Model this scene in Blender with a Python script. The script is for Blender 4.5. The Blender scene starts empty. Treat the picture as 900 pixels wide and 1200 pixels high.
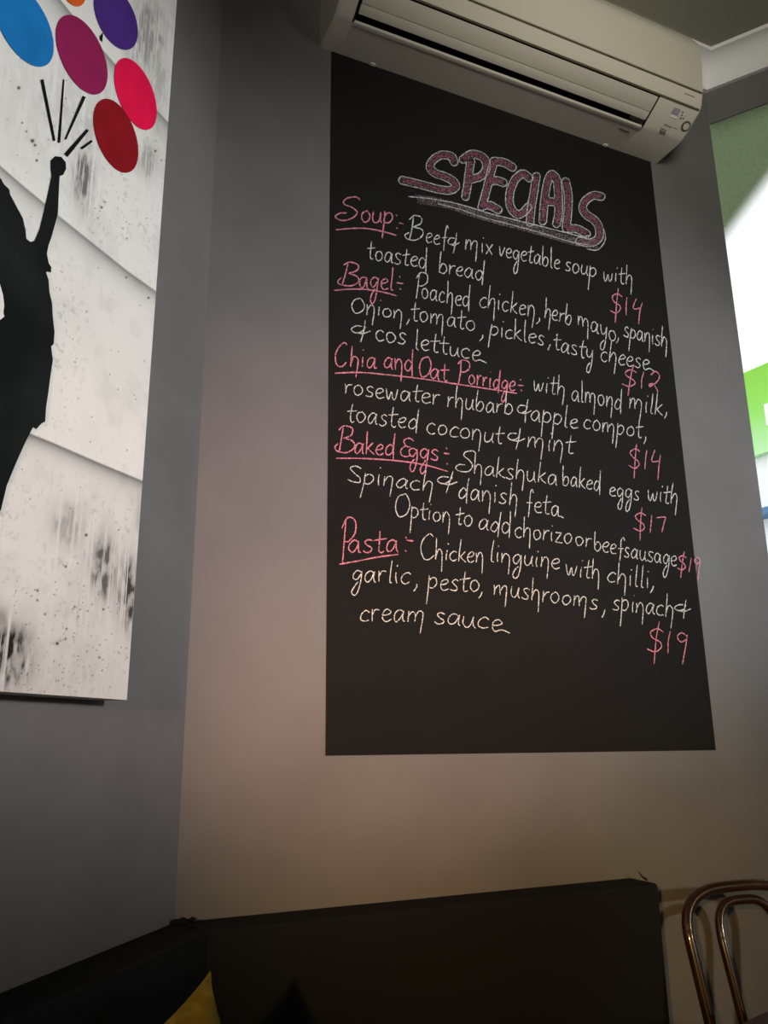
import bpy, bmesh, math, random
import numpy as np
from mathutils import Vector, Matrix

# ------------------------------------------------------------------ camera, world, lights
SC = bpy.context.scene
COL = SC.collection
EYE = 1.10                       # camera height above the floor
FPX = 962.95                     # focal length in pixels of the 900x1200 frame
PITCH, ROLL = math.radians(15.320), math.radians(-0.557)
AZ_B, AZ_L, AZ_R = math.radians(65.519), math.radians(16.543), math.radians(121.693)

cF = Vector((0, math.cos(PITCH), math.sin(PITCH)))
cU0 = Vector((0, -math.sin(PITCH), math.cos(PITCH)))
cX0 = Vector((1, 0, 0))
cX = math.cos(ROLL) * cX0 + math.sin(ROLL) * cU0
cU = -math.sin(ROLL) * cX0 + math.cos(ROLL) * cU0
CAMP = Vector((0, 0, EYE))
cam = bpy.data.cameras.new('camera')
cam.sensor_fit = 'VERTICAL'
cam.sensor_height = 36.0
cam.lens = FPX / 1200.0 * 36.0
cam.clip_start = 0.02
camo = bpy.data.objects.new('camera', cam)
COL.objects.link(camo)
camo.matrix_world = Matrix(((cX.x, cU.x, -cF.x, 0), (cX.y, cU.y, -cF.y, 0), (cX.z, cU.z, -cF.z, EYE), (0, 0, 0, 1)))
SC.camera = camo

w = bpy.data.worlds.new('overcast_sky'); SC.world = w; w.use_nodes = True
bg = w.node_tree.nodes['Background']
bg.inputs[0].default_value = (0.97, 0.99, 1.0, 1); bg.inputs[1].default_value = 1.7

SC.view_settings.view_transform = 'Standard'
SC.view_settings.look = 'None'
SC.view_settings.gamma = 1.0
SC.view_settings.use_curve_mapping = False
SC.view_settings.exposure = 0.0

UB = Vector((math.sin(AZ_B), math.cos(AZ_B), 0)); NB = Vector((UB.y, -UB.x, 0))      # back wall: along, into room
LB = Vector((math.sin(AZ_L), math.cos(AZ_L), 0)); NL = Vector((LB.y, -LB.x, 0))      # left wall
RB = Vector((math.sin(AZ_R), math.cos(AZ_R), 0)); NR = Vector((RB.y, -RB.x, 0))      # right wall
C0 = Vector((-0.27949, 1.17728, 0.0))            # left/back corner on the floor
UR = 1.180
C1 = C0 + UB * UR                                # back/right corner on the floor
def B(u, n, z): return C0 + UB * u + NB * n + Vector((0, 0, z))
def Lw(v, n, z): return C0 + LB * v + NL * n + Vector((0, 0, z))
def Rw(s, n, z): return C1 + RB * s + NR * n + Vector((0, 0, z))
def ray(x, y): return cF + cX * ((x - 450) / FPX) - cU * ((y - 600) / FPX)
def hit(x, y, o, nrm):
    r = ray(x, y)
    return CAMP + r * ((o - CAMP).dot(nrm) / r.dot(nrm))
def pxB(x, y, off=0.0):
    P = hit(x, y, C0 + NB * off, NB); return (P - C0).dot(UB), P.z
def pxL(x, y, off=0.0):
    P = hit(x, y, C0 + NL * off, NL); return (P - C0).dot(LB), P.z

def area(name, loc, target, size, size_y, power, color, spread=180):
    d = bpy.data.lights.new(name, 'AREA'); d.shape = 'RECTANGLE'; d.size = size; d.size_y = size_y
    d.energy = power; d.color = color; d.spread = math.radians(spread)
    o = bpy.data.objects.new(name, d); COL.objects.link(o); o.location = loc
    o.rotation_euler = (Vector(target) - Vector(loc)).to_track_quat('-Z', 'Y').to_euler()
    return o
def spot(name, loc, target, power, color, angle, blend, radius):
    d = bpy.data.lights.new(name, 'SPOT'); d.energy = power; d.color = color
    d.spot_size = math.radians(angle); d.spot_blend = blend; d.shadow_soft_size = radius
    o = bpy.data.objects.new(name, d); COL.objects.link(o); o.location = loc
    o.rotation_euler = (Vector(target) - Vector(loc)).to_track_quat('-Z', 'Y').to_euler()
    return o
# daylight of the shop front on the right, behind the camera
k_ = spot('shopfront_daylight', (2.25, -0.35, 1.66), (0.10, 1.25, 1.59), 240, (1.0, 1.0, 1.0), 32, 1.0, 0.14)
k_.scale = (2.6, 1.0, 1.0)
spot('chair_shadow_spot', (2.22, -0.10, 1.40), B(1.02, 0, 0.80), 52, (1.0, 0.84, 0.62), 24, 1.0, 0.05)  # added spot without a real source: lights the wall and casts the chair's shadow
area('cafe_daylight', (1.2, -2.4, 1.9), B(0.5, 0, 1.5), 1.6, 1.2, 3, (0.95, 1.0, 0.72))
# warm lamps of the cafe
spot('warm_lamp_left', Lw(-2.3, 0.43, 1.25), B(0.28, 0, 1.36), 180, (1.0, 0.54, 0.45), 25, 1.0, 0.04)
spot('warm_lamp_low', Lw(-2.3, 0.43, 1.45), B(0.50, 0, 1.00), 150, (1.0, 0.55, 0.16), 24, 1.0, 0.04)
spot('ac_fill_spot', (0.50, -0.55, 2.05), B(0.80, 0.1, 2.47), 88, (1.0, 0.95, 0.84), 38, 1.0, 0.30)  # added fill spot, no fixture here: brightens the air conditioner and cornice

# ------------------------------------------------------------------ helpers
def srgb(r, g, b):
    f = lambda c: (c / 255 / 12.92) if c / 255 <= 0.04045 else ((c / 255 + 0.055) / 1.055) ** 2.4
    return (f(r), f(g), f(b), 1)
def mat(name, color, rough=0.6, spec=0.3, metal=0.0, noise=None, bump=None, sheen=0.0, coat=0.0):
    """noise = (scale, colour2, low, high); bump = (scale, strength)"""
    m = bpy.data.materials.new(name); m.use_nodes = True
    nt = m.node_tree; p = nt.nodes['Principled BSDF']
    p.inputs['Base Color'].default_value = color
    p.inputs['Roughness'].default_value = rough
    p.inputs['Specular IOR Level'].default_value = spec
    p.inputs['Metallic'].default_value = metal
    p.inputs['Coat Weight'].default_value = coat
    tc = nt.nodes.new('ShaderNodeTexCoord')
    if noise:
        n = nt.nodes.new('ShaderNodeTexNoise'); n.inputs['Scale'].default_value = noise[0]; n.inputs['Detail'].default_value = 6
        nt.links.new(tc.outputs['Object'], n.inputs['Vector'])
        r = nt.nodes.new('ShaderNodeValToRGB')
        r.color_ramp.elements[0].position = noise[2]; r.color_ramp.elements[1].position = noise[3]
        r.color_ramp.elements[0].color = color; r.color_ramp.elements[1].color = noise[1]
        nt.links.new(n.outputs['Fac'], r.inputs['Fac']); nt.links.new(r.outputs['Color'], p.inputs['Base Color'])
    if bump:
        n = nt.nodes.new('ShaderNodeTexNoise'); n.inputs['Scale'].default_value = bump[0]; n.inputs['Detail'].default_value = 4
        nt.links.new(tc.outputs['Object'], n.inputs['Vector'])
        b = nt.nodes.new('ShaderNodeBump'); b.inputs['Strength'].default_value = bump[1]; b.inputs['Distance'].default_value = 0.004
        nt.links.new(n.outputs['Fac'], b.inputs['Height']); nt.links.new(b.outputs['Normal'], p.inputs['Normal'])
    return m
def obj(name, verts, faces, m, parent=None, smooth=False, bevel=0, bseg=2):
    me = bpy.data.meshes.new(name)
    org = parent.location if parent is not None else Vector((0, 0, 0))
    if parent is not None and parent.parent is not None: org = org + parent.parent.location
    me.from_pydata([tuple(Vector(v) - org) for v in verts], [], faces)
    bm = bmesh.new(); bm.from_mesh(me); bmesh.ops.recalc_face_normals(bm, faces=bm.faces)
    if bevel:
        es = [e for e in bm.edges if len(e.link_faces) == 2 and e.calc_face_angle() > 0.5]
        bmesh.ops.bevel(bm, geom=es, offset=bevel, segments=bseg, profile=0.5, affect='EDGES', clamp_overlap=True)
    bm.to_mesh(me); bm.free()
    if smooth or bevel:
        for p in me.polygons: p.use_smooth = True
        me.set_sharp_from_angle(angle=math.radians(40))
    me.materials.append(m)
    o = bpy.data.objects.new(name, me); COL.objects.link(o)
    if parent is not None: o.parent = parent
    return o
def thing(name, label, cat, loc=(0, 0, 0), group=None):
    o = bpy.data.objects.new(name, None); COL.objects.link(o); o.location = loc
    o.empty_display_size = 0.05
    tag(o, label, cat, group); return o
def tag(o, label, cat, group=None):
    o['label'] = label; o['category'] = cat
    if group: o['group'] = group
    return o
def struct(o): o['kind'] = 'structure'; return o
class G:
    """geometry collector"""
    def __init__(s): s.v = []; s.f = []
    def add(s, vs, fs):
        k = len(s.v); s.v += [Vector(v) for v in vs]; s.f += [tuple(i + k for i in f) for f in fs]; return s
    def box(s, fn, a, b):
        """box in the frame fn(u, n, z) between two corners"""
        (x0, y0, z0), (x1, y1, z1) = a, b
        c = [fn(x, y, z) for z in (z0, z1) for y in (y0, y1) for x in (x0, x1)]
        return s.add(c, [(0, 1, 3, 2), (4, 6, 7, 5), (0, 4, 5, 1), (2, 3, 7, 6), (0, 2, 6, 4), (1, 5, 7, 3)])
    def prism(s, fn, prof, u0, u1):
        """closed profile [(n, z)] extruded along u"""
        k = len(prof)
        vs = [fn(u0, n, z) for n, z in prof] + [fn(u1, n, z) for n, z in prof]
        fs = [(i, (i + 1) % k, (i + 1) % k + k, i + k) for i in range(k)]
        return s.add(vs, fs + [tuple(range(k)), tuple(range(2 * k - 1, k - 1, -1))])
    def tube(s, pts, r, seg=12, closed=False, cap=True):
        pts = [Vector(p) for p in pts]; n = len(pts); rs = r if hasattr(r, '__len__') else [r] * n
        T = []
        for i in range(n):
            a = pts[(i - 1) % n] if (closed or i > 0) else pts[i]
            b = pts[(i + 1) % n] if (closed or i < n - 1) else pts[i]
            T.append((b - a).normalized())
        up = Vector((0, 0, 1)) if abs(T[0].z) < 0.9 else Vector((1, 0, 0))
        N = (up - T[0] * up.dot(T[0])).normalized(); rings = []
        for i in range(n):
            N = (N - T[i] * N.dot(T[i])).normalized(); Bn = T[i].cross(N)
            rings.append([pts[i] + (N * math.cos(2 * math.pi * k / seg) + Bn * math.sin(2 * math.pi * k / seg)) * rs[i] for k in range(seg)])
        vs = [p for q in rings for p in q]; fs = []
        for i in range(n if closed else n - 1):
            j = (i + 1) % n
            fs += [(i * seg + k, i * seg + (k + 1) % seg, j * seg + (k + 1) % seg, j * seg + k) for k in range(seg)]
        if cap and not closed: fs += [tuple(range(seg)), tuple(range((n - 1) * seg, n * seg))]
        return s.add(vs, fs)
    def lathe(s, c, prof, seg=32, axis=None):
        c = Vector(c); k = len(prof); vs = []; fs = []
        for i in range(seg):
            a = 2 * math.pi * i / seg
            for r, z in prof: vs.append(c + Vector((r * math.cos(a), r * math.sin(a), z)))
        for i in range(seg):
            j = (i + 1) % seg
            fs += [(i * k + t, j * k + t, j * k + t + 1, i * k + t + 1) for t in range(k - 1)]
        fs += [tuple(i * k for i in range(seg)), tuple(i * k + k - 1 for i in range(seg))]
        return s.add(vs, fs)
    def make(s, name, m, parent=None, **kw): return obj(name, s.v, s.f, m, parent, **kw)
def smooth_line(P, sub=5, closed=False):
    """Catmull-Rom through 2-D or 3-D points"""
    P = [np.array(p, float) for p in P]; n = len(P)
    if n < 3 and not closed: return [P[0] + (P[-1] - P[0]) * t for t in np.linspace(0, 1, sub + 1)]
    out = []
    for i in range(n if closed else n - 1):
        p1, p2 = P[i], P[(i + 1) % n]
        p0 = P[i - 1] if (closed or i > 0) else 2 * p1 - p2
        p3 = P[(i + 2) % n] if (closed or i + 2 < n) else 2 * p2 - p1
        for k in range(sub):
            t = k / sub
            out.append(0.5 * (2 * p1 + (p2 - p0) * t + (2 * p0 - 5 * p1 + 4 * p2 - p3) * t * t + (3 * p1 - p0 - 3 * p2 + p3) * t ** 3))
    if not closed: out.append(P[-1])
    return out

# ------------------------------------------------------------------ materials
M_wall = mat('wall_paint', (0.136, 0.133, 0.131, 1), 0.62, 0.25, noise=(3.4, (0.172, 0.168, 0.165, 1), 0.36, 0.66), bump=(140, 0.10))
M_ceil = mat('ceiling_paint', (0.30, 0.29, 0.24, 1), 0.8, 0.1)
M_white = mat('cornice_paint', (0.85, 0.85, 0.84, 1), 0.6, 0.2)
M_floor = mat('floor_boards', (0.06, 0.04, 0.028, 1), 0.45, 0.3, noise=(6, (0.09, 0.06, 0.04, 1), 0.4, 0.6))
M_board = mat('chalkboard_paint', (0.0105, 0.0102, 0.0092, 1), 0.75, 0.10, noise=(5, (0.0125, 0.0120, 0.0112, 1), 0.40, 0.75), bump=(200, 0.06))
M_ac = mat('aged_cream_plastic', (0.62, 0.58, 0.485, 1), 0.42, 0.35)
M_acdark = mat('dark_plastic', (0.012, 0.010, 0.008, 1), 0.6, 0.2)
M_seam = mat('seam_shadow_gap', (0.10, 0.09, 0.06, 1), 0.7, 0.1)
M_mark = mat('grey_print', (0.14, 0.13, 0.10, 1), 0.6, 0.1)
M_disp = mat('violet_grey_display', (0.36, 0.32, 0.40, 1), 0.3, 0.4)
M_dispw = mat('white_plastic', (0.85, 0.85, 0.85, 1), 0.35, 0.4)
M_bench = mat('charcoal_upholstery', (0.0120, 0.0140, 0.0160, 1), 0.8, 0.10, bump=(500, 0.15))
M_yellow = mat('mustard_velvet', (0.145, 0.112, 0.018, 1), 0.9, 0.05, noise=(60, (0.23, 0.18, 0.035, 1), 0.42, 0.68), bump=(120, 0.25))
M_wood = mat('dark_bentwood', (0.026, 0.012, 0.006, 1), 0.24, 0.5, noise=(18, (0.045, 0.020, 0.009, 1), 0.4, 0.7), coat=0.4)
M_cane = mat('cane_weave', (0.30, 0.19, 0.09, 1), 0.6, 0.2, bump=(250, 0.4))
M_table = mat('red_brown_table_top', (0.055, 0.020, 0.014, 1), 0.4, 0.35, noise=(9, (0.075, 0.028, 0.018, 1), 0.4, 0.7))
M_iron = mat('black_iron', (0.02, 0.02, 0.02, 1), 0.45, 0.4)
M_black = mat('black_paint', (0.006, 0.008, 0.0075, 1), 0.7, 0.06, noise=(9, (0.014, 0.018, 0.017, 1), 0.4, 0.7))

def chalk(name, col, gap=0.36):
    m = bpy.data.materials.new(name); m.use_nodes = True; nt = m.node_tree
    p = nt.nodes['Principled BSDF']; p.inputs['Base Color'].default_value = col
    p.inputs['Roughness'].default_value = 0.95; p.inputs['Specular IOR Level'].default_value = 0.05
    tc = nt.nodes.new('ShaderNodeTexCoord'); n = nt.nodes.new('ShaderNodeTexNoise')
    n.inputs['Scale'].default_value = 620; n.inputs['Detail'].default_value = 3
    nt.links.new(tc.outputs['Object'], n.inputs['Vector'])
    r = nt.nodes.new('ShaderNodeMapRange'); r.inputs['From Min'].default_value = gap; r.inputs['From Max'].default_value = gap + 0.16
    nt.links.new(n.outputs['Fac'], r.inputs['Value'])
    t = nt.nodes.new('ShaderNodeBsdfTransparent'); mx = nt.nodes.new('ShaderNodeMixShader')
    nt.links.new(r.outputs['Result'], mx.inputs['Fac']); nt.links.new(t.outputs[0], mx.inputs[1]); nt.links.new(p.outputs[0], mx.inputs[2])
    nt.links.new(mx.outputs[0], nt.nodes['Material Output'].inputs['Surface'])
    return m
M_chw = chalk('white_chalk', (0.74, 0.74, 0.68, 1))
M_chp = chalk('pink_chalk', (0.78, 0.28, 0.35, 1))
M_chp_soft = chalk('rubbed_pink_chalk', (0.50, 0.17, 0.27, 1), 0.47)
M_chb = chalk('pale_lilac_chalk', (0.66, 0.64, 0.70, 1), 0.38)
M_smear = chalk('smeared_chalk', (0.44, 0.36, 0.40, 1), 0.51)

# ------------------------------------------------------------------ the room
ZC = EYE + 1.580                                  # ceiling
ZT = ZC + 0.10
T = 0.10
LV = 3.4                                          # length of the left wall
pl0 = C0 - LB * LV
RS = 1.9                                          # length of the right wall
pr1 = C1 + RB * RS
yb = -3.4
struct(G().box(Lw, (-LV, -T, 0), (0.0, 0, ZC)).make('wall_left', M_wall))
struct(G().box(B, (-0.04, -T, 0), (UR, 0, ZC)).make('wall_back', M_wall))
WS0, WS1, WZ0, WZ1 = 0.004, 1.55, 0.72, EYE + 1.419
g = G(); RT = 0.06
g.box(Rw, (0, -RT, WZ1), (RS, 0, ZC)); g.box(Rw, (0, -RT, 0), (RS, 0, WZ0)); g.box(Rw, (WS1, -RT, WZ0), (RS, 0, WZ1))
struct(g.make('wall_right', M_wall))
idf = lambda x, y, z: Vector((x, y, z))
struct(G().box(idf, (pr1.x, yb, 0), (pr1.x + T, pr1.y + 0.05, ZC)).make('wall_right_front', M_wall))
struct(G().box(idf, (pl0.x - T, yb, 0), (pl0.x, pl0.y, ZC)).make('wall_left_front', M_wall))
struct(G().box(idf, (pl0.x - T, yb - T, 0), (pr1.x + T, yb, ZC)).make('wall_front', M_wall))
struct(G().box(idf, (pl0.x - T, yb - T, -0.1), (pr1.x + T, C1.y + 0.16, 0)).make('floor', M_floor))
struct(G().box(idf, (pl0.x - T, yb - T, ZC), (pr1.x + T, C1.y + 0.16, ZT)).make('ceiling', M_ceil))
# plaster cornice: concave profile below the ceiling
cz0 = EYE + 1.508; ch = ZC - cz0; cp = 0.060
prof = [(0, cz0), (0.010, cz0), (0.010, cz0 + 0.008)]
for i in range(9):
    a = i / 8 * math.pi / 2
    prof.append((0.010 + (cp - 0.018) * (1 - math.cos(a)), cz0 + 0.008 + (ch - 0.018) * math.sin(a)))
prof += [(cp, ZC - 0.010), (cp, ZC), (0, ZC)]
def cornice(name, fn, a0, a1, m0=0.0, m1=0.0):
    """mitred ends: the length grows by m * n at each end"""
    k = len(prof)
    vs = [fn(a0 - m0 * n, n, z) for n, z in prof] + [fn(a1 + m1 * n, n, z) for n, z in prof]
    fs = [(i, (i + 1) % k, (i + 1) % k + k, i + k) for i in range(k)] + [tuple(range(k)), tuple(range(2 * k - 1, k - 1, -1))]
    return struct(obj(name, vs, fs, M_white, smooth=True))
tl = math.tan((AZ_B - AZ_L) / 2); tr = math.tan((AZ_R - AZ_B) / 2)
cornice('trim_1', B, 0, UR, -tl, -tr)
cornice('trim_2', Rw, 0, RS, -tr, 0)
cornice('trim_3', Lw, -LV, 0, 0, -tl)

# window: thin glass in the opening of the right wall
m = bpy.data.materials.new('window_glass'); m.use_nodes = True; nt = m.node_tree
nt.nodes.remove(nt.nodes['Principled BSDF'])
tr_ = nt.nodes.new('ShaderNodeBsdfTransparent'); gl = nt.nodes.new('ShaderNodeBsdfGlossy'); gl.inputs['Roughness'].default_value = 0.0
lw = nt.nodes.new('ShaderNodeFresnel'); lw.inputs['IOR'].default_value = 1.45
mx = nt.nodes.new('ShaderNodeMixShader')
nt.links.new(lw.outputs[0], mx.inputs[0]); nt.links.new(tr_.outputs[0], mx.inputs[1]); nt.links.new(gl.outputs[0], mx.inputs[2])
nt.links.new(mx.outputs[0], nt.nodes['Material Output'].inputs['Surface'])
M_glass = m
win = struct(G().box(Rw, (-0.006, -0.012, WZ0), (WS1, -0.006, WZ1)).make('window_1', M_glass))
# frosted green film in the upper corner of the pane; it fades out along a slanting edge
m = bpy.data.materials.new('green_frosted_film'); m.use_nodes = True; nt = m.node_tree
nt.nodes.remove(nt.nodes['Principled BSDF'])
tc = nt.nodes.new('ShaderNodeTexCoord'); sp = nt.nodes.new('ShaderNodeSeparateXYZ'); nt.links.new(tc.outputs['Object'], sp.inputs[0])
def mth(op, a, b):
    n = nt.nodes.new('ShaderNodeMath'); n.operation = op
    for i, q in enumerate((a, b)):
        if isinstance(q, (int, float)): n.inputs[i].default_value = q
        else: nt.links.new(q, n.inputs[i])
    return n.outputs[0]
# object space of the film: x along the wall, z up, origin at the corner of the opening
def pxR(x, y):
    P = hit(x, y, C1, NR); return (P - C1).dot(RB), P.z - WZ1
(fa, fb), (fc, fd) = pxR(849, 280), pxR(900, 212); fk = (fd - fb) / (fc - fa)
f_ = mth('SUBTRACT', sp.outputs['Z'], mth('ADD', mth('MULTIPLY', sp.outputs['X'], fk), fb - fk * fa))
mr = nt.nodes.new('ShaderNodeMapRange'); mr.interpolation_type = 'SMOOTHSTEP'
mr.inputs['From Min'].default_value = -0.030; mr.inputs['From Max'].default_value = 0.040
nt.links.new(f_, mr.inputs['Value'])
n1 = nt.nodes.new('ShaderNodeTexNoise'); n1.inputs['Scale'].default_value = 130; n1.inputs['Detail'].default_value = 5
nt.links.new(tc.outputs['Object'], n1.inputs['Vector'])
rp = nt.nodes.new('ShaderNodeValToRGB')
rp.color_ramp.elements[0].position = 0.2; rp.color_ramp.elements[0].color = (0.22, 0.275, 0.145, 1)
rp.color_ramp.elements[1].position = 0.85; rp.color_ramp.elements[1].color = (0.30, 0.36, 0.225, 1)
nt.links.new(n1.outputs['Fac'], rp.inputs['Fac'])
tl_ = nt.nodes.new('ShaderNodeBsdfTranslucent'); nt.links.new(rp.outputs['Color'], tl_.inputs['Color'])
tr_ = nt.nodes.new('ShaderNodeBsdfTransparent'); mx = nt.nodes.new('ShaderNodeMixShader')
nt.links.new(mr.outputs[0], mx.inputs[0]); nt.links.new(tr_.outputs[0], mx.inputs[1]); nt.links.new(tl_.outputs[0], mx.inputs[2])
nt.links.new(mx.outputs[0], nt.nodes['Material Output'].inputs['Surface'])
fo = Rw(0, -0.0035, WZ1)
me = bpy.data.meshes.new('window_film')
me.from_pydata([(-0.003, 0, -0.42), (0.45, 0, -0.001), (0.45, 0, -0.0005), (-0.003, 0, -0.0005)], [], [(0, 1, 2, 3)])
me.materials.append(m)
film = bpy.data.objects.new('window_film', me); COL.objects.link(film)
film.location = fo; film.rotation_euler = (0, 0, math.atan2(RB.y, RB.x))
tag(film, 'green frosted film in the top corner of the window pane, fading out below', 'window film')

# ------------------------------------------------------------------ outside: the building across the street
FD = Vector((0.5, -0.866, 0)); FO = Vector((2.2, 4.5, 0)); FN = Vector((-0.866, -0.5, 0))
def Fw(a, n, z): return FO + FD * a + FN * n + Vector((0, 0, z))
def pxF(x, y, off=0.0):
    P = hit(x, y, FO + FN * off, FN); return (P - FO).dot(FD), P.z
M_fac = mat('white_render', (0.88, 0.89, 0.90, 1), 0.7, 0.2)
M_sgreen = bpy.data.materials.new('green_sign_panel'); M_sgreen.use_nodes = True
nt = M_sgreen.node_tree; p = nt.nodes['Principled BSDF']; p.inputs['Roughness'].default_value = 0.5
tc = nt.nodes.new('ShaderNodeTexCoord'); sp = nt.nodes.new('ShaderNodeSeparateXYZ'); nt.links.new(tc.outputs['Object'], sp.inputs[0])
a_, zt = pxF(884, 436.5); _, zb = pxF(890, 536)
mr = nt.nodes.new('ShaderNodeMapRange'); mr.inputs['From Min'].default_value = zb; mr.inputs['From Max'].default_value = zt
nt.links.new(sp.outputs['Z'], mr.inputs['Value'])
rp = nt.nodes.new('ShaderNodeValToRGB'); e = rp.color_ramp.elements
e[0].position = 0.0; e[0].color = (0.46, 0.78, 0.40, 1); e[1].position = 1.0; e[1].color = (0.20, 0.55, 0.025, 1)
rp.color_ramp.elements.new(0.5).color = (0.25, 0.64, 0.08, 1)
nt.links.new(mr.outputs[0], rp.inputs['Fac']); nt.links.new(rp.outputs['Color'], p.inputs['Base Color'])
M_blue = mat('blue_awning_cloth', (0.10, 0.22, 0.38, 1), 0.7, 0.2)
M_street = mat('pavement', (0.4, 0.4, 0.4, 1), 0.9, 0.1)
bld = G().box(Fw, (-1.6, -0.4, -0.05), (4.6, 0, 5.2)).make('white_building', M_fac)
tag(bld, 'white rendered building across the street behind the window', 'building')
M_fac2 = M_fac
sg = thing('shop_sign', 'bright green shop sign on the white building across the street', 'sign', Fw(a_ + 0.6, 0.0, zb))
G().box(Fw, (a_ - 0.6, 0, zb), (a_ + 1.6, 0.05, zt)).make('sign_panel', M_sgreen, sg)
for ch_ in sg.children: ch_.data.transform(Matrix.Translation(sg.location)); ch_.location = -sg.location
lt = G(); la, lz = pxF(897.5, 475, 0.05); lb_, lz2 = pxF(899, 500, 0.05)
lt.box(Fw, (la, 0.05, lz2), (la + 0.10, 0.07, lz))
lt.make('sign_mark', M_dispw, sg)['label'] = 'white raised block on the green panel'
aa, az_ = pxF(889, 596); ab, az2 = pxF(898, 608)
aw = G().prism(Fw, [(0, az_), (0.10, az_ - 0.03), (0.10, az2), (0, az2)], aa - 0.35, aa + 1.6).make('shop_awning', M_blue)
tag(aw, 'blue shop awning on the white building below the green sign', 'awning')
struct(G().box(idf, (-3.5, C1.y + 0.17, -0.12), (9, 9, -0.05)).make('ground', M_street))

# ------------------------------------------------------------------ chalkboard with the specials
BT = 0.0015                                      # the panel's thickness
TL, TRc, BRc, BLc = pxB(388.2, 60), pxB(761.5, 186), pxB(838.2, 879), pxB(381.4, 885.5)
board = thing('specials_board', 'black chalkboard panel with handwritten specials menu below the air conditioner', 'chalkboard', B(0.6, 0, EYE))
q = [TL, TRc, BRc, BLc]
obj('board_panel', [B(u, 0, z) for u, z in q] + [B(u, BT, z) for u, z in q], [(0, 1, 2, 3), (7, 6, 5, 4), (0, 4, 5, 1), (1, 5, 6, 2), (2, 6, 7, 3), (3, 7, 4, 0)], M_board, board)

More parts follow.
